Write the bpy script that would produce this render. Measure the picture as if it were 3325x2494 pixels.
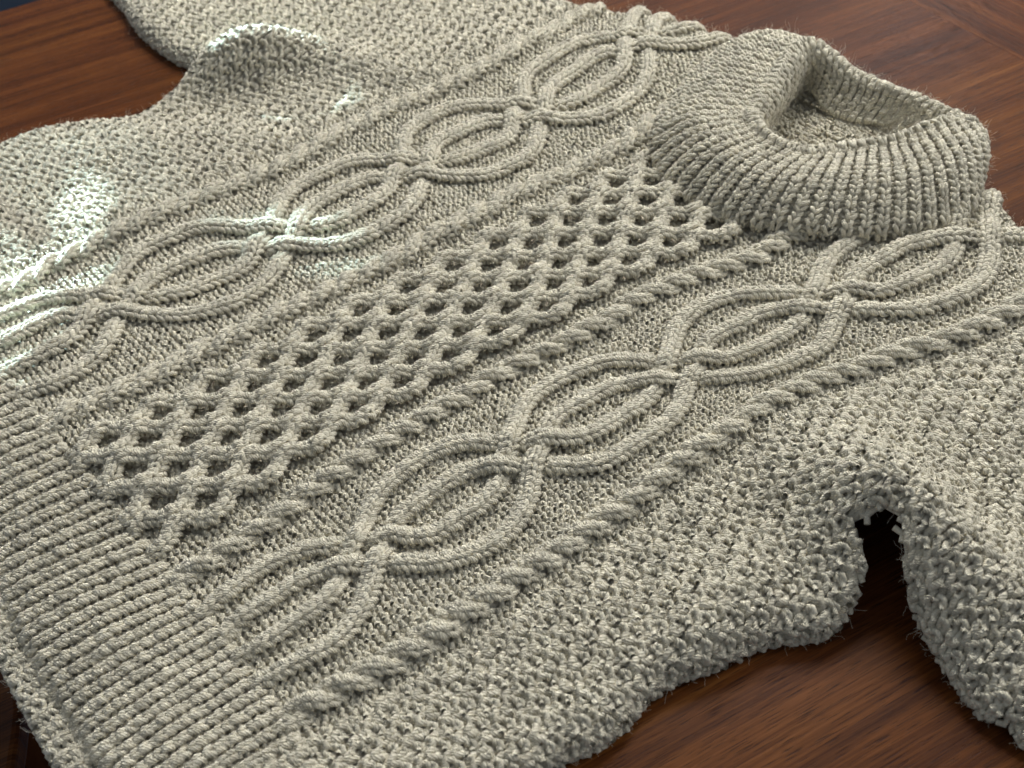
import bpy, math
import numpy as np
from mathutils import Matrix, Vector

# ---------------------------------------------------------------- clearing
for o in list(bpy.data.objects):
    bpy.data.objects.remove(o)
scn = bpy.context.scene
COL = scn.collection
CM = 0.01
rng = np.random.default_rng(7)

# ---------------------------------------------------------------- camera
CAMR = ((0.5877505, -0.5114579, 0.6268653),
        (0.8048940, 0.4480193, -0.3891328),
        (-0.0818227, 0.7332732, 0.6749929))
CAMP = (59.7254, -16.0872, 56.2526)
cam_data = bpy.data.cameras.new('camera')
cam = bpy.data.objects.new('camera', cam_data)
COL.objects.link(cam)
cam.matrix_world = Matrix.Translation(Vector(CAMP) * CM) @ Matrix(CAMR).to_4x4()
cam_data.sensor_width = 36.0
cam_data.lens = 4200.0 / 3325.0 * 36.0
cam_data.clip_start = 0.02
cam_data.clip_end = 50.0
cam_data.dof.use_dof = True
cam_data.dof.focus_distance = 0.80
cam_data.dof.aperture_fstop = 13.0
scn.camera = cam

# ---------------------------------------------------------------- world and lamps
world = bpy.data.worlds.new('World')
scn.world = world
world.use_nodes = True
bg = world.node_tree.nodes['Background']
bg.inputs['Color'].default_value = (0.80, 0.88, 1.0, 1)
bg.inputs['Strength'].default_value = 0.29


def aim(o, src, dst):
    o.location = Vector(src) * CM
    d = (Vector(dst) - Vector(src)).normalized()
    o.rotation_euler = d.to_track_quat('-Z', 'Y').to_euler()


def area_lamp(name, src, dst, sx, sy, power, color):
    l = bpy.data.lights.new(name, 'AREA')
    l.shape = 'RECTANGLE'
    l.size = sx * CM
    l.size_y = sy * CM
    l.energy = power
    l.color = color
    o = bpy.data.objects.new(name, l)
    COL.objects.link(o)
    aim(o, src, dst)
    return o


def spot_lamp(name, src, dst, deg, power, radius=0.4, blend=0.6, color=(0.62, 0.90, 1.0)):
    l = bpy.data.lights.new(name, 'SPOT')
    l.spot_size = math.radians(deg)
    l.spot_blend = blend
    l.energy = power
    l.shadow_soft_size = radius * CM
    l.color = color
    o = bpy.data.objects.new(name, l)
    COL.objects.link(o)
    aim(o, src, dst)
    return o


area_lamp('window_light', (-95, 130, 150), (0, 20, 0), 80, 80, 50.0, (1.0, 0.985, 0.955))
area_lamp('right_window_light', (70, 165, 130), (10, 20, 0), 70, 80, 15.0, (1.0, 0.985, 0.95))
area_lamp('far_window_light', (-164, 270, 118), (-10, 60, 0), 30, 40, 6.0, (0.92, 0.95, 1.0))
area_lamp('side_window_light', (-200, -30, 110), (-35, 5, 0), 60, 90, 3.5, (0.90, 0.97, 1.0))
scn.view_settings.view_transform = 'Standard'
scn.view_settings.look = 'None'
scn.view_settings.gamma = 1.0
scn.view_settings.exposure = 0.0
scn.render.engine = 'CYCLES'
scn.cycles.max_bounces = 8
scn.cycles.diffuse_bounces = 4

# ---------------------------------------------------------------- node helpers


def new_mat(name):
    m = bpy.data.materials.new(name)
    m.use_nodes = True
    nt = m.node_tree
    return m, nt, nt.nodes['Principled BSDF']


def N(nt, kind, **kw):
    n = nt.nodes.new(kind)
    for k, v in kw.items():
        if k.startswith('i_'):
            key = k[2:]
            key = int(key) if key.isdigit() else key.replace('_', ' ')
            n.inputs[key].default_value = v
        else:
            setattr(n, k, v)
    return n


def ramp(nt, stops):
    r = nt.nodes.new('ShaderNodeValToRGB')
    e = r.color_ramp.elements
    while len(e) < len(stops):
        e.new(0.5)
    for i, (p, c) in enumerate(stops):
        e[i].position = p
        e[i].color = (*c, 1) if len(c) == 3 else c
    return r


def wool_material():
    m, nt, b = new_mat('heather_wool')
    L = nt.links.new
    uv = N(nt, 'ShaderNodeUVMap', uv_map='yarn')
    sep = N(nt, 'ShaderNodeSeparateXYZ')
    L(uv.outputs[0], sep.inputs[0])
    # two plies twisted round each other
    a = N(nt, 'ShaderNodeMath', operation='MULTIPLY', i_1=1.15)
    L(sep.outputs[0], a.inputs[0])
    v2 = N(nt, 'ShaderNodeMath', operation='MULTIPLY', i_1=2.0)
    L(sep.outputs[1], v2.inputs[0])
    s = N(nt, 'ShaderNodeMath', operation='ADD')
    L(a.outputs[0], s.inputs[0])
    L(v2.outputs[0], s.inputs[1])
    tau = N(nt, 'ShaderNodeMath', operation='MULTIPLY', i_1=2 * math.pi)
    L(s.outputs[0], tau.inputs[0])
    sn = N(nt, 'ShaderNodeMath', operation='SINE')
    L(tau.outputs[0], sn.inputs[0])
    ab = N(nt, 'ShaderNodeMath', operation='ABSOLUTE')
    L(sn.outputs[0], ab.inputs[0])
    # fibres running along the plies
    fv = N(nt, 'ShaderNodeCombineXYZ')
    fs = N(nt, 'ShaderNodeMath', operation='MULTIPLY', i_1=9.0)
    L(s.outputs[0], fs.inputs[0])
    L(fs.outputs[0], fv.inputs[0])
    fx = N(nt, 'ShaderNodeMath', operation='MULTIPLY', i_1=1.6)
    L(sep.outputs[0], fx.inputs[0])
    L(fx.outputs[0], fv.inputs[1])
    att = N(nt, 'ShaderNodeAttribute', attribute_name='rnd')
    L(att.outputs['Fac'], fv.inputs[2])
    fib = N(nt, 'ShaderNodeTexNoise', i_Scale=1.6, i_Detail=3.0, i_Roughness=0.65)
    L(fv.outputs[0], fib.inputs['Vector'])
    tc = N(nt, 'ShaderNodeTexCoord')
    big = N(nt, 'ShaderNodeTexNoise', i_Scale=260.0, i_Detail=3.0, i_Roughness=0.7)
    L(tc.outputs['Object'], big.inputs['Vector'])
    fleck = N(nt, 'ShaderNodeTexNoise', i_Scale=900.0, i_Detail=2.0, i_Roughness=0.6)
    L(tc.outputs['Object'], fleck.inputs['Vector'])
    c1 = ramp(nt, [(0.27, (0.35, 0.295, 0.20)), (0.42, (0.58, 0.53, 0.40)),
                   (0.58, (0.71, 0.665, 0.53)), (0.75, (0.85, 0.81, 0.68))])
    mixn = N(nt, 'ShaderNodeMath', operation='ADD')
    h1 = N(nt, 'ShaderNodeMath', operation='MULTIPLY', i_1=0.45)
    h2 = N(nt, 'ShaderNodeMath', operation='MULTIPLY', i_1=0.55)
    L(big.outputs['Fac'], h1.inputs[0])
    L(fib.outputs['Fac'], h2.inputs[0])
    L(h1.outputs[0], mixn.inputs[0])
    L(h2.outputs[0], mixn.inputs[1])
    L(mixn.outputs[0], c1.inputs['Fac'])
    # dark kemp fibres
    dk = ramp(nt, [(0.66, (0, 0, 0)), (0.74, (1, 1, 1))])
    L(fleck.outputs['Fac'], dk.inputs['Fac'])
    mx = N(nt, 'ShaderNodeMix', data_type='RGBA')
    L(dk.outputs['Color'], mx.inputs['Factor'])
    L(c1.outputs['Color'], mx.inputs['A'])
    mx.inputs['B'].default_value = (0.20, 0.145, 0.10, 1)
    # each stitch a little lighter, darker or warmer than its neighbours
    hsv = N(nt, 'ShaderNodeHueSaturation')
    mr = N(nt, 'ShaderNodeMapRange', i_To_Min=0.74, i_To_Max=1.08)
    L(att.outputs['Fac'], mr.inputs[0])
    L(mr.outputs[0], hsv.inputs['Value'])
    L(mx.outputs['Result'], hsv.inputs['Color'])
    L(hsv.outputs[0], b.inputs['Base Color'])
    b.inputs['Roughness'].default_value = 0.95
    b.inputs['Specular IOR Level'].default_value = 0.15
    b.inputs['Sheen Weight'].default_value = 0.25
    b.inputs['Sheen Roughness'].default_value = 0.5
    hsum = N(nt, 'ShaderNodeMath', operation='MULTIPLY_ADD', i_1=0.6)
    L(fib.outputs['Fac'], hsum.inputs[0])
    L(ab.outputs[0], hsum.inputs[2])
    bp = N(nt, 'ShaderNodeBump', i_Strength=0.6, i_Distance=0.0008)
    L(hsum.outputs[0], bp.inputs['Height'])
    L(bp.outputs[0], b.inputs['Normal'])
    return m


def backing_material():
    m, nt, b = new_mat('wool_backing')
    L = nt.links.new
    tc = N(nt, 'ShaderNodeTexCoord')
    n = N(nt, 'ShaderNodeTexNoise', i_Scale=400.0, i_Detail=3.0)
    L(tc.outputs['Object'], n.inputs['Vector'])
    r = ramp(nt, [(0.3, (0.30, 0.26, 0.19)), (0.7, (0.60, 0.55, 0.44))])
    L(n.outputs['Fac'], r.inputs['Fac'])
    L(r.outputs[0], b.inputs['Base Color'])
    b.inputs['Roughness'].default_value = 1.0
    b.inputs['Specular IOR Level'].default_value = 0.1
    bp = N(nt, 'ShaderNodeBump', i_Strength=0.8, i_Distance=0.002)
    L(n.outputs['Fac'], bp.inputs['Height'])
    L(bp.outputs[0], b.inputs['Normal'])
    return m


def fibre_material():
    m, nt, b = new_mat('loose_wool_fibre')
    b.inputs['Base Color'].default_value = (0.66, 0.61, 0.50, 1)
    b.inputs['Roughness'].default_value = 0.7
    b.inputs['Specular IOR Level'].default_value = 0.3
    return m


def wood_material(name, rot_deg, seed=0.0, warm=0.0):
    """Oiled tropical hardwood veneer, grain along local x turned by rot_deg."""
    m, nt, b = new_mat(name)
    L = nt.links.new
    tc = N(nt, 'ShaderNodeTexCoord')
    mp = N(nt, 'ShaderNodeMapping')
    mp.inputs['Rotation'].default_value = (0, 0, math.radians(-rot_deg))
    mp.inputs['Location'].default_value = (seed, seed * .7, seed)
    L(tc.outputs['Object'], mp.inputs['Vector'])

    def stretched(sx, sy, scale, detail, rough, dist=0.0):
        q = N(nt, 'ShaderNodeMapping')
        q.inputs['Scale'].default_value = (sx, sy, 1)
        L(mp.outputs[0], q.inputs['Vector'])
        t = N(nt, 'ShaderNodeTexNoise', i_Scale=scale, i_Detail=detail, i_Roughness=rough, i_Distortion=dist)
        L(q.outputs[0], t.inputs['Vector'])
        return t
    broad = stretched(0.35, 9.0, 7.0, 3.0, 0.55, 0.25)
    streak = stretched(0.8, 40.0, 14.0, 6.0, 0.75, 0.15)
    pores = stretched(9.0, 260.0, 6.0, 2.0, 0.5)
    tone = stretched(0.8, 2.0, 3.0, 2.0, 0.5)
    add = N(nt, 'ShaderNodeMath', operation='MULTIPLY_ADD', i_1=0.55)
    hb = N(nt, 'ShaderNodeMath', operation='MULTIPLY', i_1=0.45)
    L(broad.outputs['Fac'], hb.inputs[0])
    L(streak.outputs['Fac'], add.inputs[0])
    L(hb.outputs[0], add.inputs[2])
    c = ramp(nt, [(0.34, (0.022, 0.0065, 0.0022)), (0.45, (0.058, 0.0180, 0.0050)),
                  (0.54, (0.094, 0.0315, 0.0080)), (0.66, (0.150, 0.058, 0.0160))])
    L(add.outputs[0], c.inputs['Fac'])
    red = ramp(nt, [(0.35, (1.0, 0.90, 0.95)), (0.65, (1.05, 1.02, 0.80))])
    L(tone.outputs['Fac'], red.inputs['Fac'])
    mul = N(nt, 'ShaderNodeMix', data_type='RGBA', blend_type='MULTIPLY')
    mul.inputs['Factor'].default_value = 1.0
    L(c.outputs[0], mul.inputs['A'])
    L(red.outputs[0], mul.inputs['B'])
    pr = ramp(nt, [(0.36, (1, 1, 1)), (0.43, (0, 0, 0))])
    L(pores.outputs['Fac'], pr.inputs['Fac'])
    pm = N(nt, 'ShaderNodeMix', data_type='RGBA')
    pf = N(nt, 'ShaderNodeMath', operation='MULTIPLY', i_1=0.75)
    L(pr.outputs[0], pf.inputs[0])
    L(pf.outputs[0], pm.inputs['Factor'])
    L(mul.outputs['Result'], pm.inputs['A'])
    pm.inputs['B'].default_value = (0.008, 0.004, 0.003, 1)
    L(pm.outputs['Result'], b.inputs['Base Color'])
    rr = N(nt, 'ShaderNodeMapRange', i_To_Min=0.34, i_To_Max=0.46)
    L(streak.outputs['Fac'], rr.inputs[0])
    L(rr.outputs[0], b.inputs['Roughness'])
    b.inputs['Specular IOR Level'].default_value = 0.06
    inv = N(nt, 'ShaderNodeMath', operation='MULTIPLY_ADD', i_1=-1.0, i_2=0.0)
    L(pr.outputs[0], inv.inputs[0])
    st = N(nt, 'ShaderNodeMath', operation='MULTIPLY', i_1=0.35)
    L(streak.outputs['Fac'], st.inputs[0])
    L(st.outputs[0], inv.inputs[2])
    bp = N(nt, 'ShaderNodeBump', i_Strength=0.35, i_Distance=0.0004)
    L(inv.outputs[0], bp.inputs['Height'])
    L(bp.outputs[0], b.inputs['Normal'])
    return m


def floor_material():
    m, nt, b = new_mat('grey_floorboards')
    L = nt.links.new
    tc = N(nt, 'ShaderNodeTexCoord')
    mp = N(nt, 'ShaderNodeMapping')
    mp.inputs['Scale'].default_value = (30, 2, 1)
    L(tc.outputs['Object'], mp.inputs['Vector'])
    n = N(nt, 'ShaderNodeTexNoise', i_Scale=3.0, i_Detail=4.0)
    L(mp.outputs[0], n.inputs['Vector'])
    r = ramp(nt, [(0.3, (0.15, 0.145, 0.19)), (0.7, (0.30, 0.29, 0.36))])
    L(n.outputs['Fac'], r.inputs['Fac'])
    L(r.outputs[0], b.inputs['Base Color'])
    b.inputs['Roughness'].default_value = 0.7
    return m


WOOL = wool_material()
BACKING = backing_material()
FIBRE = fibre_material()
WOOD = wood_material('dark_red_wood', 83.0)
WOOD_CROSS = wood_material('dark_red_wood_crossband', -7.0, 3.1)
FLOOR = floor_material()

# ---------------------------------------------------------------- object helpers


def mesh_obj(name, V, F, mat, parent=None, smooth=True, uv=None, rnd=None, kind=None):
    me = bpy.data.meshes.new(name)
    V = np.asarray(V, np.float32) * CM
    F = np.asarray(F, np.int32)
    n = F.shape[1]
    me.vertices.add(len(V))
    me.vertices.foreach_set('co', V.ravel())
    me.loops.add(F.size)
    me.loops.foreach_set('vertex_index', F.ravel())
    me.polygons.add(len(F))
    me.polygons.foreach_set('loop_start', np.arange(0, F.size, n, dtype=np.int32))
    me.polygons.foreach_set('loop_total', np.full(len(F), n, np.int32))
    if smooth:
        me.polygons.foreach_set('use_smooth', np.ones(len(F), bool))
    if uv is not None:
        l = me.uv_layers.new(name='yarn')
        l.data.foreach_set('uv', uv.astype(np.float32).ravel())
    if rnd is not None:
        at = me.attributes.new('rnd', 'FLOAT', 'POINT')
        at.data.foreach_set('value', rnd.astype(np.float32))
    me.update(calc_edges=True)
    me.materials.append(mat)
    o = bpy.data.objects.new(name, me)
    COL.objects.link(o)
    if parent is not None:
        o.parent = parent
    if kind:
        o['kind'] = kind
    return o


def empty(name, label, cat, loc=(0, 0, 0)):
    o = bpy.data.objects.new(name, None)
    o.empty_display_size = 0.05
    COL.objects.link(o)
    o.location = Vector(loc) * CM
    o['label'] = label
    o['category'] = cat
    return o


def slab(name, corners, z0, z1, mat, parent=None, bevel=0.15, kind=None):
    """prism over a polygon in cm with softly bevelled edges"""
    import bmesh
    bm = bmesh.new()
    lo = [bm.verts.new((x * CM, y * CM, z0 * CM)) for x, y in corners]
    hi = [bm.verts.new((x * CM, y * CM, z1 * CM)) for x, y in corners]
    n = len(corners)
    bm.faces.new(hi)
    bm.faces.new(lo[::-1])
    for i in range(n):
        j = (i + 1) % n
        bm.faces.new((lo[i], lo[j], hi[j], hi[i]))
    bmesh.ops.recalc_face_normals(bm, faces=bm.faces)
    if bevel:
        bmesh.ops.bevel(bm, geom=list(bm.edges), offset=bevel * CM, segments=3, affect='EDGES', profile=0.6)
    me = bpy.data.meshes.new(name)
    bm.to_mesh(me)
    bm.free()
    me.materials.append(mat)
    o = bpy.data.objects.new(name, me)
    COL.objects.link(o)
    if parent is not None:
        o.parent = parent
    if kind:
        o['kind'] = kind
    return o


# ================================================================ TABLE AND FLOOR
G = np.array([math.cos(math.radians(83)), math.sin(math.radians(83))])   # along the grain
Hh = np.array([G[1], -G[0]])


def gh(g, h):
    p = G * g + Hh * h
    return (float(p[0]), float(p[1]))


table = empty('wooden_table', 'dark reddish brown wooden table lying under the knitted sweater', 'table')
T_G0, T_G1, T_BAND = -13.6, 90.0, 71.8
T_H0, T_H1 = -72.2, 95.0
slab('tabletop_panel', [gh(T_G0, T_H0), gh(T_G0, T_H1), gh(T_BAND, T_H1), gh(T_BAND, T_H0)], -3.0, 0.0, WOOD, table, bevel=0.02)
slab('crossband_border', [gh(T_BAND + .004, T_H0), gh(T_BAND + .004, T_H1), gh(T_G1, T_H1), gh(T_G1, T_H0)], -3.0, -0.004, WOOD_CROSS, table, bevel=0.02)
for g_, h_ in ((T_G0 + 7, T_H0 + 8), (T_G0 + 7, T_H1 - 8), (T_G1 - 8, T_H0 + 8), (T_G1 - 8, T_H1 - 8)):
    slab('table_leg', [gh(g_ - 3, h_ - 3), gh(g_ - 3, h_ + 3), gh(g_ + 3, h_ + 3), gh(g_ + 3, h_ - 3)], -73.0, -3.03, WOOD, table)
slab('floor', [(-300, -300), (300, -300), (300, 400), (-300, 400)], -76.0, -73.0, FLOOR, kind='structure', bevel=0)

rug_m, rug_nt, rug_b = new_mat('navy_rug_pile')
rug_b.inputs['Base Color'].default_value = (0.006, 0.016, 0.034, 1)
rug_b.inputs['Roughness'].default_value = 1.0
rug = slab('rug', [(-290, -120), (-77, -120), (-77, 260), (-290, 260)], -72.99, -71.8, rug_m, bevel=.3)
rug['label'] = 'dark navy rug on the floor beyond the far table edge'
rug['category'] = 'rug'

chair = empty('wooden_chair', 'brown wooden chair seat pushed under the table end', 'chair')
SEAT = [(-21.7, -17.1), (-16.7, -18.1), (-13.7, -19.0), (-11.2, -20.2), (-8.3, -21.7), (-6.2, -23.9), (-12, -36), (-26.4, -42.0), (-50, -27.4), (-30, -12)]
slab('seat', SEAT, -30.5, -28.0, WOOD, chair, bevel=.6)
_c = np.mean(SEAT, 0)
for k_ in (1, 5, 7, 8):
    x_, y_ = _c + (np.array(SEAT[k_]) - _c) * .55
    slab('leg', [(x_ - 1.6, y_ - 1.6), (x_ + 1.6, y_ - 1.6), (x_ + 1.6, y_ + 1.6), (x_ - 1.6, y_ + 1.6)], -73.0, -30.52, WOOD, chair, bevel=.3)

# ================================================================ GARMENT MAPPING
CTRL = []


def ctl(c, m):
    CTRL.append((c, m))


for t_, m_ in zip((0, 12, 24, 36, 48), [(-15.6, -1.1), (-14.5, 11.5), (-15.4, 23.8), (-15.6, 35.2), (-18.5, 49.0)]):
    ctl((-15.2, t_), m_)
for t_, m_ in zip((0, 12, 24, 36, 48), [(15.0, 1.1), (14.9, 11.9), (15.2, 23.7), (16.5, 35.2), (17.5, 48.3)]):
    ctl((15.2, t_), m_)
L1x, L1y = [-30, -1.1, 11.5, 23.8, 35.2, 49, 60], [-28.5, 0, 12, 24, 36, 48, 59]
L2x, L2y = [-30, 1.1, 11.9, 24.2, 35.2, 48.3, 60], [-31, 0, 12, 24, 36, 48, 59.5]


def tcan(x, y):
    w = min(max((x + 15.2) / 30.4, 0), 1)
    return (1 - w) * np.interp(y, L1x, L1y) + w * np.interp(y, L2x, L2y)


LINES = {
    -22.5: [(-22.7, -6.0), (-23.4, 2.3), (-23.3, 9.1), (-23.0, 16.2), (-24.3, 25.0), (-24.0, 33.4), (-25.2, 44.1)],
    -7.7: [(-7.0, -6.6), (-6.9, 1.0), (-6.5, 9.3), (-6.8, 18), (-7.0, 27.3), (-7.1, 37.8)],
    7.7: [(10.0, -6.6), (8.8, 3.3), (8.1, 12.3), (8.1, 17.7), (8.4, 23.1), (8.5, 29.0), (9.7, 34.1)],
    22.5: [(21.3, -9.4), (22.0, -3.2), (22.1, 2.6), (21.7, 10.5), (21.4, 15.8), (21.0, 20.4), (20.8, 26.1), (21.6, 30.2), (23.1, 35.6), (24.4, 40.5)],
    -4.85: [(-3.8, 9.8), (-3.9, 17.2), (-4.0, 28.1)],
    4.85: [(5.8, 10.3), (5.8, 18.0), (6.2, 21.6)],
}
for s_, pts in LINES.items():
    for x, y in pts:
        ctl((s_, tcan(x, y)), (x, y))
for c, m in [((0, -16.5), (0.5, -16.2)), ((15.2, -16.5), (15.6, -16.2)), ((-15.2, -16.5), (-15.5, -16.6)),
             ((22.5, -16.5), (21.8, -16.3)), ((-22.5, -16.5), (-22.7, -16.6)),
             ((38, 0), (37.6, 0)), ((38, -16), (37.4, -16)), ((45, 30), (45, 30)), ((60, 20), (60, 20)), ((60, 45), (60, 43)),
             ((38, 14), (37.6, 14)), ((-38, 14), (-39.5, 13.5)), ((-38, 0), (-39, -.5)), ((-38, -14), (-38.5, -14.5)),
             ((-55, 20), (-57, 20)), ((-55, 40), (-57, 39)), ((-38, 30), (-39.5, 29.5)), ((-75, 30), (-77, 30))]:
    ctl(c, m)
CS = np.array([c for c, m in CTRL], float)
CMt = np.array([m for c, m in CTRL], float)


def tps_fit(X, Y, reg=0.6):
    n = len(X)
    r2 = ((X[:, None] - X[None]) ** 2).sum(-1) / 100.
    K = r2 * np.log(r2 + 1e-9)
    P = np.column_stack([np.ones(n), X])
    A = np.zeros((n + 3, n + 3))
    A[:n, :n] = K + reg * np.eye(n) * .2
    A[:n, n:] = P
    A[n:, :n] = P.T
    return np.linalg.solve(A, np.vstack([Y - X, np.zeros((3, 2))]))


TW = tps_fit(CS, CMt)


def warp(q):
    """canonical knitting coordinates (cm) -> unrolled position above the table"""
    out = np.empty_like(q)
    for a in range(0, len(q), 40000):
        s = q[a:a + 40000]
        r2 = ((s[:, None] - CS[None]) ** 2).sum(-1) / 100.
        K = r2 * np.log(r2 + 1e-9)
        out[a:a + 40000] = s + K @ TW[:-3] + np.column_stack([np.ones(len(s)), s]) @ TW[-3:]
    return out


def catmull(pts, n=8, closed=True):
    p = np.asarray(pts, float)
    m = len(p)
    out = []
    for i in range(m if closed else m - 1):
        a, b, c, d = (p[(i - 1) % m], p[i], p[(i + 1) % m], p[(i + 2) % m]) if closed else \
            (p[max(i - 1, 0)], p[i], p[i + 1], p[min(i + 2, m - 1)])
        for k in range(n):
            t = k / n
            out.append(.5 * (2 * b + (c - a) * t + (2 * a - 5 * b + 4 * c - d) * t * t + (3 * b - a - 3 * c + d) * t ** 3))
    if not closed:
        out.append(p[-1])
    return np.array(out)


OUT = [(30.4, -16.2), (30.8, -12), (30.6, -5), (31.1, 1.7), (31.6, 4.7), (31.0, 8.2), (31.8, 11.4), (32.5, 14.6), (34.0, 17.2),
       (33.5, 19.8), (32.9, 20.6), (32.1, 21.1), (31.7, 21.6), (32.0, 22.3), (32.8, 22.7), (33.6, 22.6), (34.5, 22.0), (36.3, 20.9),
       (39.3, 20.1), (41.9, 19.6), (43.9, 19.9), (50, 18.5), (60, 16.5), (66, 16), (68, 22), (67, 36), (55, 42), (44, 46), (32, 50),
       (24, 50.8), (19.5, 51.2), (16.0, 52.7), (15.0, 52.5), (12.7, 53.1), (9.0, 54.2), (2.2, 54.2), (-7.8, 54.1), (-13.7, 54.9),
       (-20.9, 54.3), (-23.6, 53.5), (-26.4, 51.1), (-33, 49.0), (-45, 46), (-60, 44), (-75, 42), (-83, 38), (-82, 25), (-72, 20.5),
       (-62.2, 19.5), (-60.0, 19.2), (-55.5, 18.5), (-50.2, 18.5), (-47.2, 18.9), (-44.6, 19.7), (-42.2, 19.7), (-41.7, 18.4),
       (-41.0, 16.4), (-40.9, 14.6), (-40.2, 10.7), (-41.7, 8.4), (-43.5, 4.1), (-43.2, 0.3), (-42, -6), (-41, -12), (-40.5, -16.5),
       (-30, -16.6), (-15, -16.5), (0, -16.3), (3.8, -16.2), (9.7, -16.3), (17.5, -16.0), (25, -16.2)]
POLY = catmull(OUT, 4)


def sdf(q, poly):
    """signed distance (+ inside) and unit inward direction"""
    a = poly
    b = np.roll(poly, -1, 0)
    ab = b - a
    l2 = (ab ** 2).sum(1) + 1e-12
    D = np.empty(len(q))
    Nn = np.empty((len(q), 2))
    for k in range(0, len(q), 8000):
        p = q[k:k + 8000]
        ap = p[:, None] - a[None]
        t = np.clip((ap * ab).sum(-1) / l2, 0, 1)
        c = a + ab * t[..., None]
        dv = p[:, None] - c
        d2 = (dv ** 2).sum(-1)
        i = d2.argmin(1)
        r = np.arange(len(p))
        cr = ((a[None, :, 1] > p[:, None, 1]) != (b[None, :, 1] > p[:, None, 1])) & \
             (p[:, None, 0] < (b - a)[None, :, 0] * (p[:, None, 1] - a[None, :, 1]) / (ab[None, :, 1] + 1e-12) + a[None, :, 0])
        ins = cr.sum(1) % 2 == 1
        d = np.sqrt(d2[r, i])
        D[k:k + 8000] = np.where(ins, d, -d)
        Nn[k:k + 8000] = dv[r, i] / (d[:, None] + 1e-9) * np.where(ins, 1, -1)[:, None]
    return D, Nn


def bump(q, x, y, ang, la, lb, amp):
    c, s = math.cos(math.radians(ang)), math.sin(math.radians(ang))
    dx, dy = q[:, 0] - x, q[:, 1] - y
    u, v = dx * c + dy * s, -dx * s + dy * c
    return amp * np.exp(-(u / la) ** 2 - (v / lb) ** 2)


def height(q):
    """height of the front layer over the table"""
    x, y = q[:, 0], q[:, 1]
    h = np.full(len(q), 1.65)
    h += .16 * np.sin(x * .23 + 1.1) * np.cos(y * .19 + x * .05) + .10 * np.sin(x * .41 - y * .33)
    # armpit tunnel on the right and the ridge that runs down the sleeve
    h += bump(q, 31.6, 23.4, 160, 5.5, 3.2, 3.5)
    h += bump(q, 36.5, 24.4, 172, 6.5, 2.6, 1.7)
    h += bump(q, 45.0, 24.0, 175, 8.0, 3.0, 1.2)
    h += bump(q, 29.5, 15.5, 100, 6.0, 2.0, 0.7)
    h -= bump(q, 27.0, 19.0, 150, 5.0, 2.6, 0.55)
    # fold at the left armpit
    h += bump(q, -38.6, 22.2, 62, 5.4, 2.3, 3.6)
    h += bump(q, -33.0, 28.5, 35, 6.0, 2.2, 1.0)
    h -= bump(q, -34.5, 17.5, 45, 7.0, 3.0, 0.6)
    h += bump(q, -36.0, 8.0, 80, 6.0, 3.0, 0.5)
    # hem sagging where it passes the table edge
    h -= .75 * np.clip((-11.5 - y) / 5.0, 0, 1) ** 1.6
    return h


def body_point(q):
    """canonical -> world (cm), and validity"""
    p = warp(q)
    e, n = sdf(p, POLY)
    hem = np.clip((-14.0 - p[:, 1]) / 2.0, 0, 1)
    R = 1.5 * (1 - hem) + .55 * hem
    Rz = 1.15 * (1 - hem) + .55 * hem
    d = e + .57 * R
    phi = d / R
    lim = math.pi / 2
    ph = np.clip(phi, -1.15, lim)
    e2 = R * (1 - np.cos(ph))
    edge = phi < lim
    pos = p + n * np.where(edge, e2 - e, 0)[:, None]
    H = height(pos)
    z = np.where(edge, H - Rz + Rz * np.sin(ph), H)
    z = np.maximum(z, .12)
    notch = (np.abs(p[:, 0] - 33.5) < 3.0) & (p[:, 1] > 17.5) & (p[:, 1] < 24)
    return np.column_stack([pos, z]), phi > np.where(notch, -.3, -1.1), e


# ================================================================ SUNLIGHT THROUGH THE SIDE WINDOW
SUN_FROM = np.array([-1.0, 0.02, 0.42])
for (tx, ty), deg, pw, rad, dz in [
        ((-40.4, 20.8), .55, 1500.0, 0.2, .0), ((-40.0, 21.9), .60, 1700.0, 0.2, -.1), ((-39.5, 23.0), .60, 1700.0, 0.2, -.1),
        ((-38.9, 24.1), .60, 1700.0, 0.2, -.1), ((-38.2, 25.2), .55, 1300.0, 0.2, -.1), ((-37.2, 26.4), .40, 700.0, 0.2, -.1),
        ((-30.0, 3.4), .55, 700.0, 0.25, .2), ((-28.6, 2.0), .65, 700.0, 0.25, .2), ((-26.4, .6), .5, 600.0, 0.25, .2),
        ((-22.4, -6.4), .55, 1300.0, 0.2, .6), ((-22.5, -4.6), .55, 1300.0, 0.2, .6), ((-22.6, -2.8), .55, 1200.0, 0.2, .6),
        ((-22.8, -1.0), .45, 900.0, 0.2, .6), ((-22.9, .4), .4, 500.0, 0.2, .6),
        ((-26.5, -4.6), .8, 500.0, 0.4, .2), ((-19.3, -6.5), .40, 900.0, 0.25, .6), ((-19.0, -5.0), .35, 700.0, 0.25, .6),
        ((-16.6, -8.4), .40, 800.0, 0.25, .6),
        ((-15.4, 11.4), .55, 420.0, 0.4, .6), ((-13.8, 12.2), .45, 300.0, 0.4, .6), ((-17.4, 9.2), .5, 200.0, 0.5, .5),
        ((-10.2, 13.6), .5, 420.0, 0.4, .2), ((-9.6, 15.0), .45, 300.0, 0.4, .2),
        ((-34.0, 2.0), 2.0, 160.0, 0.9, .2), ((-32.0, 7.0), 1.8, 110.0, 0.9, .2)]:
    tz = float(height(np.array([[tx, ty]], float))[0]) + dz
    tgt = (tx, ty, tz)
    spot_lamp('sunbeam', tuple(np.array(tgt) + SUN_FROM * 190), tgt, deg * 1.25, pw * 1.1, rad)


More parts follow.
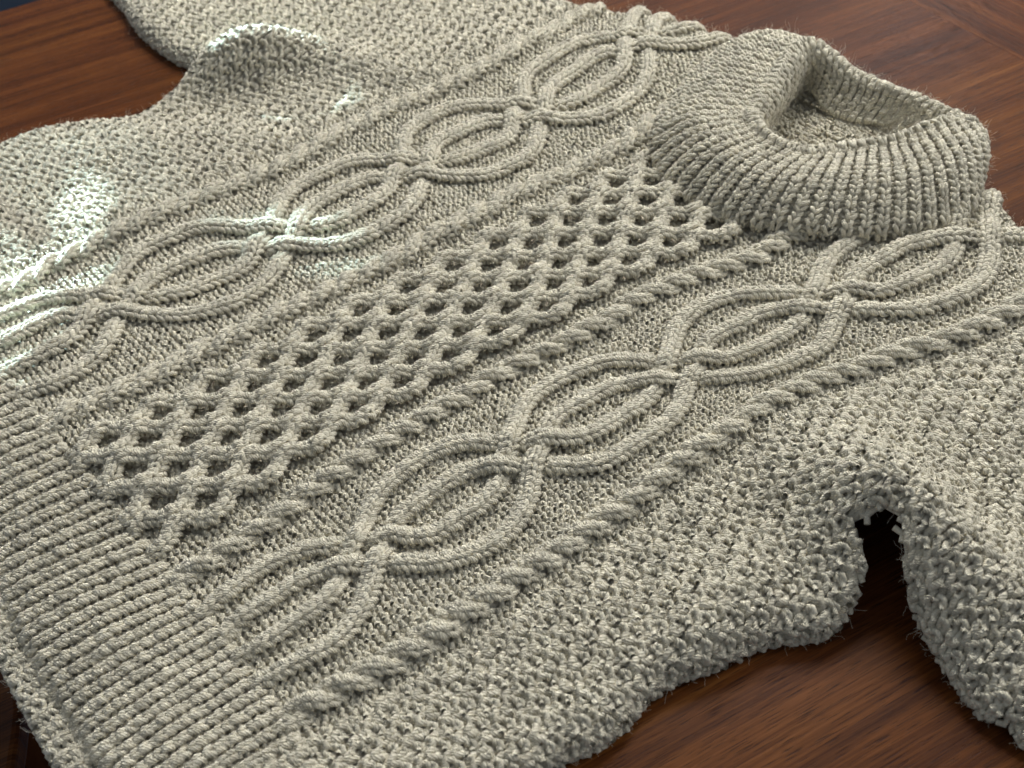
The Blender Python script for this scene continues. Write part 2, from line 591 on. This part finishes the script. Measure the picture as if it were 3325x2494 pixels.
class Surf:
    """bilinear lookup of a surface sampled on a grid"""

    def __init__(self, u0, u1, v0, v1, P, ok=None, wrap=False):
        self.u0, self.u1, self.v0, self.v1 = u0, u1, v0, v1
        self.P = P
        self.nu, self.nv = P.shape[:2]
        du = (np.roll(P, -1, 0) - np.roll(P, 1, 0)) if wrap else np.gradient(P, axis=0)
        dv = np.gradient(P, axis=1)
        n = np.cross(du, dv)
        n /= np.linalg.norm(n, axis=-1, keepdims=True) + 1e-9
        self.Nn = n
        self.ok = ok if ok is not None else np.ones(P.shape[:2], bool)
        self.wrap = wrap

    def idx(self, u, v):
        n = self.nu if self.wrap else self.nu - 1
        a = (u - self.u0) / (self.u1 - self.u0) * n
        b = (v - self.v0) / (self.v1 - self.v0) * (self.nv - 1)
        if self.wrap:
            a = a % self.nu
        else:
            a = np.clip(a, 0, self.nu - 1.001)
        b = np.clip(b, 0, self.nv - 1.001)
        i, j = a.astype(int), b.astype(int)
        return i, j, a - i, b - j

    def look(self, A, u, v):
        i, j, f, g = self.idx(u, v)
        i2 = (i + 1) % self.nu if self.wrap else i + 1
        f = f[:, None]
        g = g[:, None]
        return (A[i, j] * (1 - f) + A[i2, j] * f) * (1 - g) + (A[i, j + 1] * (1 - f) + A[i2, j + 1] * f) * g

    def valid(self, u, v):
        i, j, _, _ = self.idx(u, v)
        return self.ok[i, j]

    def at(self, u, v, h):
        p = self.look(self.P, u, v)
        n = self.look(self.Nn, u, v)
        n /= np.linalg.norm(n, axis=1, keepdims=True) + 1e-9
        return p + n * h[:, None], n


S0, S1, TT0, TT1 = -78., 66., -18.2, 58.
nu, nv = int((S1 - S0) / .3) + 1, int((TT1 - TT0) / .3) + 1
gu, gv = np.meshgrid(np.linspace(S0, S1, nu), np.linspace(TT0, TT1, nv), indexing='ij')
gp, gok, ge = body_point(np.column_stack([gu.ravel(), gv.ravel()]))
gp3 = gp.reshape(nu, nv, 3)
gok = gok.reshape(nu, nv)
ea = np.linalg.norm(np.diff(gp3, axis=0), axis=2) > .3 * 2.3
eb = np.linalg.norm(np.diff(gp3, axis=1), axis=2) > .3 * 2.3
bad = np.zeros((nu, nv), bool)
bad[:-1] |= ea
bad[1:] |= ea
bad[:, :-1] |= eb
bad[:, 1:] |= eb
BODY = Surf(S0, S1, TT0, TT1, gp3, gok & ~(bad & (ge.reshape(nu, nv) < .3)))

# ================================================================ YARN
RC = np.array(CAMR)
CP = np.array(CAMP)


def near_view(P, margin=0.10):
    """keep what the photographed stretch of table holds, with a margin all round"""
    q = (P - CP) @ RC
    x = 4200 * q[:, 0] / -q[:, 2] / 1662.5
    y = 4200 * q[:, 1] / -q[:, 2] / 1247.0
    return (np.abs(x) < 1 + margin) & (np.abs(y) < 1 + margin * 1.2)


FUZZ_P, FUZZ_N = [], []


def tubes(C, Nrm, rad, rnd, sides=6):
    """C (n,K,3) centre lines, Nrm (n,K,3) reference normals -> verts, faces, uv, rnd"""
    n, K, _ = C.shape
    T = np.gradient(C, axis=1)
    T /= np.linalg.norm(T, axis=2, keepdims=True) + 1e-9
    B = np.cross(T, Nrm)
    B /= np.linalg.norm(B, axis=2, keepdims=True) + 1e-9
    U = np.cross(B, T)
    th = np.arange(sides) / sides * 2 * math.pi
    seg = np.linalg.norm(np.diff(C, axis=1), axis=2)
    al = np.concatenate([np.zeros((n, 1)), np.cumsum(seg, 1)], 1) / .32 + rnd[:, None] * 3
    ct, st = np.cos(th), np.sin(th)
    r = rad if np.ndim(rad) == 2 else np.full((n, K), rad)
    # two-ply cross-section: slightly oval, the oval turning along the yarn
    ov = 1 + .10 * np.cos(2 * (th[None, None, :] - al[:, :, None] * 1.15 * math.pi))
    V = C[:, :, None, :] + (r[:, :, None] * ov)[..., None] * (B[:, :, None, :] * ct[None, None, :, None] + U[:, :, None, :] * st[None, None, :, None])
    base = (np.arange(n) * K * sides)[:, None, None]
    k = np.arange(K - 1)[None, :, None]
    s = np.arange(sides)[None, None, :]
    s2 = (s + 1) % sides
    f = np.stack([base + k * sides + s, base + k * sides + s2, base + (k + 1) * sides + s2, base + (k + 1) * sides + s], -1).reshape(-1, 4)
    ua = np.broadcast_to(al[:, :-1, None], (n, K - 1, sides))
    ub = np.broadcast_to(al[:, 1:, None], (n, K - 1, sides))
    va = np.broadcast_to((s / sides), (n, K - 1, sides))
    vb = np.broadcast_to(((s + 1) / sides), (n, K - 1, sides))
    uv = np.stack([np.stack([ua, va], -1), np.stack([ua, vb], -1), np.stack([ub, vb], -1), np.stack([ub, va], -1)], -2).reshape(-1, 2)
    rv = np.repeat(rnd, K * sides)
    return V.reshape(-1, 3), f, uv, rv


def knit(surf, s, t, h, sg, w, hh, rad, K=12, sides=6, ang=None, amp=.27, dep=.17, tilt=None, jit=.065, cull=True, tall=1.5):
    """One yarn loop per stitch.  s,t centre in fabric coordinates, h lift, sg +1 knit / -1 purl,
    w,hh stitch width and row pitch, ang direction of the column (0 = straight up the fabric)."""
    n = len(s)
    if n == 0:
        return None
    b = lambda v: np.broadcast_to(np.asarray(v, float), (n,)).copy()
    h, sg, w, hh, rad, ang, tilt = b(h), b(sg), b(w), b(hh), b(rad), b(0 if ang is None else ang), b(0 if tilt is None else tilt)
    keep = surf.valid(s, t)
    P0, _ = surf.at(s, t, h)
    if cull:
        keep &= near_view(P0)
    s, t, h, sg, w, hh, rad, ang, tilt = (v[keep] for v in (s, t, h, sg, w, hh, rad, ang, tilt))
    n = len(s)
    if n == 0:
        return None
    s = s + rng.normal(0, jit * .55, n)
    t = t + rng.normal(0, jit * .55, n)
    rot = ang + rng.normal(0, .12, n)
    rnd = rng.random(n)
    u = np.linspace(0, 1, K)[None]
    a = amp * (1 + rng.normal(0, .18, n))[:, None]
    x = (u - .5) + a * np.sin(4 * math.pi * u)
    y = -np.cos(2 * math.pi * u) * tall / 2
    z = -np.cos(4 * math.pi * u) * dep * sg[:, None] * (1 + rng.normal(0, .15, n))[:, None]
    x = x * w[:, None] * (1 + rng.normal(0, .05, n))[:, None]
    y = y * hh[:, None]
    # tilt rounds a raised strand: the outer side of the column falls away
    z = z - x * np.tan(tilt)[:, None]
    c, sn = np.cos(rot)[:, None], np.sin(rot)[:, None]
    ss = s[:, None] + x * c + y * sn
    tt = t[:, None] - x * sn + y * c
    hz = h[:, None] + z + rng.normal(0, jit * .5, n)[:, None]
    Pw, Nw = surf.at(ss.ravel(), tt.ravel(), hz.ravel())
    C = Pw.reshape(n, K, 3)
    Nn = Nw.reshape(n, K, 3)
    g_ = np.linalg.norm(np.diff(C, axis=1), axis=2).max(1) < .8
    C, Nn, rad, rnd = C[g_], Nn[g_], rad[g_], rnd[g_]
    n = len(rnd)
    fat = .84 + .30 * np.sin(2 * math.pi * u) ** 2 + .06 * np.sin(u * 12 + rnd[:, None] * 9)
    R = rad[:, None] * fat * (1 + rng.normal(0, .07, n))[:, None]
    V, F, uv, rv = tubes(C, Nn, R, rnd, sides)
    k1, k2 = K // 4, 3 * K // 4
    FUZZ_P.append(C[:, k1] + Nn[:, k1] * rad[:, None] * .8)
    FUZZ_N.append(Nn[:, k1])
    FUZZ_P.append(C[:, k2] + Nn[:, k2] * rad[:, None] * .8)
    FUZZ_N.append(Nn[:, k2])
    return V, F, uv, rv


def merge(parts):
    parts = [p for p in parts if p is not None]
    off = 0
    Vs, Fs, Us, Rs = [], [], [], []
    for V, F, uv, r in parts:
        Vs.append(V)
        Fs.append(F + off)
        Us.append(uv)
        Rs.append(r)
        off += len(V)
    return np.vstack(Vs), np.vstack(Fs), np.vstack(Us), np.concatenate(Rs)


def yarn_obj(name, parts, parent, label=None, kind=None):
    V, F, uv, r = merge(parts)
    o = mesh_obj(name, V, F, WOOL, parent, uv=uv, rnd=r, kind=kind)
    if label:
        o['label'] = label
    return o


def strand(surf, ts, ss, hs, lat=.345, w=.70, rad=.172, tiltdeg=30, pitch=.47, **kw):
    """A raised two-stitch-wide column following the path (ss,ts) with lift hs."""
    p = np.column_stack([ss, ts])
    seg = np.linalg.norm(np.diff(p, axis=0), axis=1)
    al = np.concatenate([[0], np.cumsum(seg)])
    m = max(2, int(round(al[-1] / pitch)))
    q = (np.arange(m) + .5) / m * al[-1]
    cs, ct_, ch = np.interp(q, al, ss), np.interp(q, al, ts), np.interp(q, al, hs)
    d1, d2 = np.gradient(np.interp(q, al, ss)), np.gradient(np.interp(q, al, ts))
    ang = np.arctan2(d1, d2)
    out = []
    for sd in (-1, 1):
        out.append(knit(surf, cs + sd * lat * np.cos(ang), ct_ - sd * lat * np.sin(ang), ch, 1, w, al[-1] / m, rad,
                        ang=ang, tilt=sd * math.radians(tiltdeg), **kw))
    return out


# ================================================================ SWEATER
sweater = empty('cable_knit_sweater', 'chunky oatmeal wool cable-knit sweater lying face up on the table', 'sweater')

T_RIB = -8.9
HEM_ROW = .42
# collar base ring cuts a neck opening in the front panel
BASE = [(-6.4, 41.2, 2.6), (-2.6, 37.7, 2.6), (2.4, 36.4, 2.6), (6.9, 37.2, 2.6), (11.0, 39.7, 2.6), (14.1, 43.2, 2.5),
        (15.9, 47.0, 2.4), (15.6, 50.6, 2.2), (12.1, 54.1, 1.2), (4.0, 53.9, 1.0), (-4.0, 53.8, 1.2), (-11.7, 52.9, 2.0)]
NECK = catmull([b_[:2] for b_ in BASE], 6)


def outside_neck(s, t, margin=.9):
    p = warp(np.column_stack([s, t]))
    d, _ = sdf(p, NECK)
    return d < margin


CORD = dict(amp=.25, dep=.13, tall=1.62, jit=.04)


def wobble(n, amp, step=18):
    k = rng.normal(0, amp, n // step + 4)
    x = np.arange(n) / step
    i = x.astype(int)
    f = x - i
    f = f * f * (3 - 2 * f)
    return k[i] * (1 - f) + k[i + 1] * f


def ramp_in(ts):
    x = np.clip((ts - T_RIB) / 1.7, 0, 1)
    return .42 + .58 * x * x * (3 - 2 * x)


def cable_paths(mirror, s0, t0, t1):
    """four strands weaving through each other every 24 rows"""
    kx = np.array([-.5, -.37, -.27, -.2, -.145, -.07, 0, .08, .17, .27, .38, .5])
    ky = np.array([1.42, 1.46, 1.20, .68, .05, -.62, -1.25, -2.1, -3.1, -3.85, -4.25, -4.35])
    fine = np.linspace(-.5, .5, 121)
    cs = catmull(np.column_stack([kx, ky]), 10, closed=False)
    f = lambda x: np.interp(x, cs[:, 0], cs[:, 1])
    ts = np.arange(t0, t1, .12)
    cyc = np.floor(ts / 12 + .5)
    x = ts / 12 - cyc
    out = []
    g = lambda x, c, w: np.exp(-((x - c) / w) ** 2)
    # strand identities: each strand changes role at every crossing
    roles = {  # role -> (path, height, next role)
        'c': (lambda x: f(x), lambda x: -.40 * g(x, -.145, .055) + .34 * g(x, 0, .06), 'a'),
        'a': (lambda x: f(-x), lambda x: -.40 * g(x, 0, .055) + .34 * g(x, .145, .06), 'c'),
        'b': (lambda x: -f(x), lambda x: .34 * g(x, -.145, .06) - .40 * g(x, 0, .055), 'd'),
        'd': (lambda x: -f(-x), lambda x: .34 * g(x, 0, .06) - .40 * g(x, .145, .055), 'b'),
    }
    for start in 'abcd':
        role = start
        S = np.zeros_like(ts)
        Hh_ = np.zeros_like(ts)
        for cc in range(int(cyc.min()), int(cyc.max()) + 1):
            m = cyc == cc
            pf, hf, nx = roles[role]
            S[m] = pf(x[m])
            Hh_[m] = hf(x[m])
            role = nx
        # roles: after c ends at outer upper it is 'a' of the next crossing
        out.append((ts, s0 + (-1 if mirror else 1) * S, Hh_))
    return out


def raw_rows(t0, t1, pitch):
    return np.arange(t0, t1, pitch)


def near_strand(s, t, ts, ss, half):
    c = np.interp(t, ts, ss)
    sl = np.interp(t, ts, np.gradient(ss, ts))
    return (np.abs(s - c) / np.sqrt(1 + sl ** 2) < half) & (t > ts[0]) & (t < ts[-1])


covered = []       # strands under which the purl ground need not be knitted
TOPT = 56.0
for s0, mir, top in ((-15.2, True, TOPT), (15.2, False, TOPT)):
    cab = bpy.data.objects.new('lattice_cable', None)
    COL.objects.link(cab)
    cab.parent = sweater
    cab['label'] = 'wide four-strand lattice cable ' + ('farther from the camera' if mir else 'nearer the camera')
    for ts, ss, hs in cable_paths(mir, s0, T_RIB, top):
        ok = outside_neck(ss, ts, .4)
        hs2 = (.52 + hs) * ramp_in(ts)
        ss = ss + wobble(len(ts), .09)
        if not ok.all():
            k = np.argmax(~ok)
            ts, ss, hs2 = ts[:k], ss[:k], hs2[:k]
        covered.append((ts, ss, .45))
        yarn_obj('strand', strand(BODY, ts, ss, hs2, lat=.31, w=.64, rad=.165, **CORD), cab)

# rope cables: two strands wound round each other
for s0, sg, where in ((-22.5, -1, 'beside the far moss panel'), (-7.7, -1, 'between honeycomb and far lattice cable'),
                      (7.7, 1, 'between honeycomb and near lattice cable'), (22.5, 1, 'beside the near moss panel')):
    rope = bpy.data.objects.new('rope_cable', None)
    COL.objects.link(rope)
    rope.parent = sweater
    rope['label'] = 'twisted rope cable ' + where
    wob = wobble(len(np.arange(T_RIB, TOPT, .1)), .10)
    for ph in (0, math.pi):
        ts = np.arange(T_RIB, TOPT, .1)
        a = math.pi * ts / 1.85 + ph
        # front pass long and diagonal, back pass hidden
        ss = s0 + sg * .42 * np.sin(a) + wob
        hs = (.44 + .29 * np.cos(a)) * ramp_in(ts)
        ok = outside_neck(np.full_like(ts, s0), ts, .4)
        if not ok.all():
            k = np.argmax(~ok)
            ts, ss, hs = ts[:k], ss[:k], hs[:k]
        yarn_obj('strand', strand(BODY, ts, ss, hs, lat=.235, w=.50, rad=.158, tiltdeg=34, pitch=.47, **CORD), rope)
    covered.append((np.array([T_RIB, TOPT]), np.array([s0, s0]), .45))

# honeycomb
honey = bpy.data.objects.new('honeycomb_panel', None)
COL.objects.link(honey)
honey.parent = sweater
honey['label'] = 'raised honeycomb panel down the middle of the front'
NH = 7
for k in range(NH):
    ts = np.arange(T_RIB, TOPT, .1)
    ph = 2 * math.pi * (ts + 1.0) / 3.7
    wv = np.clip(1.25 * np.cos(ph), -1, 1) * .92 + .08 * np.cos(ph)
    s0 = -4.6 + k * 9.2 / (NH - 1)
    sgn = 1 if k % 2 == 0 else -1
    ss = s0 + sgn * .42 * wv + wobble(len(ts), .05)
    # highest where two strands press together
    hs = (.74 + .14 * np.cos(2 * ph)) * ramp_in(ts)
    ok = outside_neck(ss, ts, .4)
    if not ok.all():
        kk = np.argmax(~ok)
        ts, ss, hs = ts[:kk], ss[:kk], hs[:kk]
    covered.append((ts, ss, .30))
    yarn_obj('strand', strand(BODY, ts, ss, hs, lat=.25, w=.53, rad=.160, tiltdeg=36, pitch=.46, **CORD), honey)

# purl ground between the cables
PW, PH = .56, .47
cols = np.arange(-24.6, 24.7, PW)
rows = np.arange(T_RIB, TOPT, PH)
cs_, rt_ = [v.ravel() for v in np.meshgrid(cols, rows, indexing='ij')]
ok = outside_neck(cs_, rt_)
for ts, ss, half in covered:
    ok &= ~near_strand(cs_, rt_, ts, ss, half)
inh = np.abs(cs_) < 5.2
hgt = np.where(inh, -.16, 0.0)
g_ok = ok
yarn_obj('purl_ground', [knit(BODY, cs_[g_ok], rt_[g_ok], hgt[g_ok], -1, PW, PH, .168, K=11, sides=5)], sweater,
         'flat purl ground between the cables')

# moss-stitch sides and sleeves
MW, MH = .68, .55


def moss(mask_fn, c0, c1, r0, r1, name, label):
    i = np.arange(math.floor(c0 / MW), math.ceil(c1 / MW))
    j = np.arange(math.floor(r0 / MH), math.ceil(r1 / MH))
    ii, jj = [v.ravel() for v in np.meshgrid(i, j, indexing='ij')]
    s, t = ii * MW, jj * MH
    m = mask_fn(s, t)
    ii, jj, s, t = ii[m], jj[m], s[m], t[m]
    sg = np.where((ii + jj // 2) % 2 == 0, 1.0, -1.0)
    h = np.where(sg > 0, .02, .10)
    return yarn_obj(name, [knit(BODY, s, t, h, sg, MW, MH, .178, K=11, sides=6, amp=.24, dep=.19, jit=.05, tall=1.55)], sweater, label)


SLR = lambda s, t: ((s > 31.5) & (t > 21.8)) | ((s > 34.4) & (t > 16.2))
SLL = lambda s, t: ((s < -41.5) & (t > 18.5)) | ((s < -45.3) & (t > 15.5))
moss(lambda s, t: ~SLR(s, t), 24.8, 36.5, -16, 56, 'moss_side_panel', 'moss-stitch side panel nearest the camera')
moss(SLR, 31.0, 66.0, 14, 56, 'sleeve', 'moss-stitch sleeve at the right')
moss(lambda s, t: ~SLL(s, t), -46, -24.8, -16, 56, 'moss_side_panel', 'moss-stitch side panel farthest from the camera')
moss(SLL, -78, -41.0, 14, 56, 'sleeve', 'moss-stitch sleeve at the far left')

# hem ribbing: knit columns proud, purl columns sunk
hem = []
i = np.arange(-80, 70)
j = np.arange(0, 20)
ii, jj = [v.ravel() for v in np.meshgrid(i, j, indexing='ij')]
RW = .52
s = ii * RW
t = T_RIB - .1 - jj * HEM_ROW
m = (t > -17.9) & (np.abs(s) < 42)
ii, s, t = ii[m], s[m], t[m]
kn = ii % 2 == 0
hem.append(knit(BODY, s[kn], t[kn], .20, 1, .66, HEM_ROW, .155, amp=.20, dep=.12))
hem.append(knit(BODY, s[~kn], t[~kn], -.09, -1, .50, HEM_ROW, .165, K=11, sides=5, dep=.09))
yarn_obj('hem_ribbing', hem, sweater, 'knit and purl ribbing along the hem')

# base cloth under the loops
sub = 2
Pg = BODY.P[::sub, ::sub] - BODY.Nn[::sub, ::sub] * .08
okg = BODY.ok[::sub, ::sub]
uu, vv = gu[::sub, ::sub], gv[::sub, ::sub]
on = outside_neck(uu.ravel(), vv.ravel(), 1.6).reshape(uu.shape)
okg = okg & on
a_, b_ = Pg.shape[:2]
idx = np.arange(a_ * b_).reshape(a_, b_)
fm = okg[:-1, :-1] & okg[1:, :-1] & okg[:-1, 1:] & okg[1:, 1:]
F = np.stack([idx[:-1, :-1], idx[1:, :-1], idx[1:, 1:], idx[:-1, 1:]], -1)[fm]
mesh_obj('base_cloth', Pg.reshape(-1, 3), F, BACKING, sweater)

# ---------------------------------------------------------------- back layer, seen along the hem and in the armpit
bx, by = np.meshgrid(np.linspace(-44, 31.5, 190), np.linspace(-17.9, 52, 150), indexing='ij')
inner_poly = POLY.copy()
dB, _ = sdf(np.column_stack([bx.ravel(), np.maximum(by.ravel(), -14.0)]), POLY)
okb = (dB > .5).reshape(bx.shape) & (np.hypot(bx - 32.5, by - 22) > 7)
edge = np.clip((by + 17.6) / .5, 0, 1)
bz = .28 + .32 * np.sqrt(np.clip(1 - (1 - edge) ** 2, 0, 1))
Pb = np.stack([bx, by, bz], -1)
BACK = Surf(-44, 31.5, -17.9, 52, Pb, okb)
idx = np.arange(bx.size).reshape(bx.shape)
fm = okb[:-1, :-1] & okb[1:, :-1] & okb[:-1, 1:] & okb[1:, 1:]
F = np.stack([idx[:-1, :-1], idx[1:, :-1], idx[1:, 1:], idx[:-1, 1:]], -1)[fm]
Pb2 = Pb.copy()
Pb2[..., 2] -= .15
back = mesh_obj('back_panel', Pb2.reshape(-1, 3), F, BACKING, sweater)
ii, jj = [v.ravel() for v in np.meshgrid(np.arange(-84, 60), np.arange(0, 8), indexing='ij')]
s, t = ii * .52, -17.6 + jj * .42
kn = ii % 2 == 0
bl = [knit(BACK, s[kn], t[kn], .12, 1, .62, .42, .155), knit(BACK, s[~kn], t[~kn], 0.02, -1, .46, .42, .150)]
# cast-on beads along the edge of the back layer
i2 = np.arange(-84, 60) * .52
bl.append(knit(BACK, i2, np.full(len(i2), -17.75), -.05, -1, .60, .5, .19, tall=1.0))
yarn_obj('back_hem_ribbing', bl, sweater, 'edge of the back layer showing below the front hem')
i2 = np.arange(-84, 84) * .52
yarn_obj('cast_on_edge', [knit(BODY, i2, np.full(len(i2), -17.1), .05, -1, .62, .5, .175, tall=1.05)], sweater)

# ---------------------------------------------------------------- collar
RIM = [(-0.8, 45.0, 5.2), (0.6, 43.0, 5.2), (2.9, 42.5, 5.0), (6.0, 43.3, 4.8), (7.9, 45.6, 4.8), (9.3, 48.2, 4.8),
       (10.0, 51.2, 4.8), (10.3, 54.7, 4.6), (11.2, 55.6, 4.2), (5.8, 56.2, 3.6), (0.2, 55.3, 4.0), (-4.9, 54.3, 5.2)]
INN = [(-4.0, 50.4, 1.6), (-2.0, 48.4, 1.5), (-0.3, 48.7, 1.3), (1.8, 49.6, 1.2), (3.5, 51.1, 1.2), (4.9, 52.9, 1.2),
       (5.9, 54.6, 1.2), (6.6, 55.4, 1.2), (6.8, 55.8, 1.5), (4.6, 54.4, 1.5), (0.7, 52.5, 1.5), (-3.0, 51.8, 1.5)]
B_, R_, I_ = np.array(BASE), np.array(RIM), np.array(INN)
cen = np.array([2.0, 51.5, 1.0])
MID = B_ * .48 + R_ * .52
MID[:, 2] += .8
outd = (MID - cen) * [1, 1, 0]
outd /= np.linalg.norm(outd, axis=1, keepdims=True)
MID += outd * .55
_ind = (cen - R_) * [1, 1, 0]
_ind /= np.linalg.norm(_ind, axis=1, keepdims=True)
fr = np.array([0, 1, 2, 3, 4, 5, 6])
I_[fr] = R_[fr] + _ind[fr] * np.array([.1, .3, .8, 1.0, 1.2, 1.2, 1.2])[:, None]
I_[fr, 2] = 1.5
I_[11] = R_[11] + _ind[11] * 1.2
I_[11, 2] = 1.5
low = B_ + np.array([0, 0, -.5])
RO = R_ + np.array([0, 0, -.35])
ind = (cen - R_) * [1, 1, 0]
ind /= np.linalg.norm(ind, axis=1, keepdims=True)
fatr = np.array([1.0, .7, .35, .2, .2, .2, .25, .3, .4, .45, .7, 1.0])[:, None]
RT = R_ + ind * (.25 + .45 * fatr) + np.array([0, 0, 1]) * (.05 + .25 * fatr)
RI = R_ + ind * (.5 + 1.0 * fatr) + np.array([0, 0, -.75])
I2 = RI * .5 + I_ * .5 + np.array([0, 0, -.1])
rings = [low, B_ + np.array([0, 0, .25]), MID, RO, RT, RI, I2, I_]
rc = np.array([catmull(r, 40) for r in rings])           # (8, 480, 3)
mid = rc[2]
segl = np.linalg.norm(np.roll(mid, -1, 0) - mid, axis=1)
cum = np.concatenate([[0], np.cumsum(segl)])
NU = 360
tu = np.arange(NU) / NU * cum[-1]
fi = np.interp(tu, cum, np.arange(len(cum)))
i0 = fi.astype(int) % len(mid)
i1 = (i0 + 1) % len(mid)
ff = (fi - fi.astype(int))[None, :, None]
rr_ = rc[:, i0] * (1 - ff) + rc[:, i1] * ff              # (8, NU, 3)
prof = np.array([catmull(rr_[:, k], 10, closed=False) for k in range(NU)])   # (NU, 71, 3)
# even steps up the collar
NVc = 90
res = np.empty((NU, NVc, 3))
lens = np.empty(NU)
for k in range(NU):
    l = np.concatenate([[0], np.cumsum(np.linalg.norm(np.diff(prof[k], axis=0), axis=1))])
    lens[k] = l[-1]
    q = np.linspace(0, l[-1], NVc)
    for c in range(3):
        res[k, :, c] = np.interp(q, l, prof[k][:, c])
CL = float(np.median(lens))
for _ in range(2):
    res[:, 1:-1] = res[:, 1:-1] * .5 + .25 * (res[:, :-2] + res[:, 2:])
circ = cum[-1]
COLLAR = Surf(0, circ, 0, CL, res, wrap=True)
if COLLAR.Nn[:, 20, 2].mean() < 0:
    COLLAR.Nn *= -1
nrib = int(round(circ / .98))
pitch = circ / nrib
k = np.arange(nrib)
rws = np.arange(.2, CL - .2, .44)
kk, rr2 = [v.ravel() for v in np.meshgrid(k, rws, indexing='ij')]
cparts = [knit(COLLAR, kk * pitch, rr2, .20, 1, .64, .44, .150),
          knit(COLLAR, kk * pitch + pitch / 2, rr2, -.08, -1, .42, .44, .135, K=11, sides=5, dep=.10)]
collar = yarn_obj('collar', cparts, sweater, 'folded ribbed mock-neck collar standing open')
idx = np.arange(NU * NVc).reshape(NU, NVc)
F = np.stack([idx, np.roll(idx, -1, 0), np.roll(np.roll(idx, -1, 0), -1, 1), np.roll(idx, -1, 1)], -1)[:, :-1].reshape(-1, 4)
mesh_obj('collar_lining', (COLLAR.P - COLLAR.Nn * .18).reshape(-1, 3), F, BACKING, collar)
# inside of the back neck, the wrong side of the knitting
nx, ny = np.meshgrid(np.linspace(-9, 11, 60), np.linspace(41, 58, 50), indexing='ij')
nz = 1.0 + .25 * np.sin(nx * .8) * np.cos(ny * .6) + .02 * (nx - 1) ** 2 * 0
INSIDE = Surf(-9, 11, 41, 58, np.stack([nx, ny, nz], -1))
ii, jj = [v.ravel() for v in np.meshgrid(np.arange(-8, 9.5, .52), np.arange(43, 56.5, .46), indexing='ij')]
di, _ = sdf(np.column_stack([ii, jj]), catmull(RIM, 6)[:, :2])
m = di > -.6
ii, jj = ii[m], jj[m]
yarn_obj('inner_back_neck', [knit(INSIDE, ii, jj, 0.1, -1, .56, .46, .15, jit=.14)], sweater, 'wrong side of the back neck seen through the collar')
idx = np.arange(nx.size).reshape(nx.shape)
F = np.stack([idx[:-1, :-1], idx[1:, :-1], idx[1:, 1:], idx[:-1, 1:]], -1).reshape(-1, 4)
cc = np.stack([nx, ny, nz - .1], -1).reshape(-1, 3)
dn, _ = sdf(cc[:, :2], NECK)
F = F[(dn[F] > .3).all(1)]
mesh_obj('neck_lining', cc, F, BACKING, collar)

# ================================================================ LOOSE FIBRES
FP, FN = np.vstack(FUZZ_P), np.vstack(FUZZ_N)


def hair_obj(name, P0, N0, length, radius, parent, curl=.5, kind=None, pts=5):
    n = len(P0)
    d = rng.normal(0, 1, (n, 3))
    d = d + N0 * .55
    d /= np.linalg.norm(d, axis=1, keepdims=True)
    L = length * rng.lognormal(0, .45, n)
    pos = np.empty((n, pts, 3))
    pos[:, 0] = P0
    cur = d.copy()
    for k in range(1, pts):
        cur = cur + rng.normal(0, curl, (n, 3))
        cur /= np.linalg.norm(cur, axis=1, keepdims=True)
        pos[:, k] = pos[:, k - 1] + cur * (L / (pts - 1))[:, None]
    hc = bpy.data.hair_curves.new(name)
    hc.add_curves([pts] * n)
    hc.points.foreach_set('position', (pos * CM).astype(np.float32).ravel())
    hc.points.foreach_set('radius', np.full(n * pts, radius * CM, np.float32))
    hc.materials.append(FIBRE)
    o = bpy.data.objects.new(name, hc)
    COL.objects.link(o)
    o.parent = parent
    if kind:
        o['kind'] = kind
    return o


NF = 120000
pick = rng.integers(0, len(FP), NF)
hair_obj('wool_fuzz', FP[pick] + rng.normal(0, .10, (NF, 3)), FN[pick], .42, .0042, sweater, curl=.35, kind='stuff')

import sys
print('yarn triangles', sum(len(o.data.polygons) for o in bpy.data.objects if o.type == 'MESH') * 2)
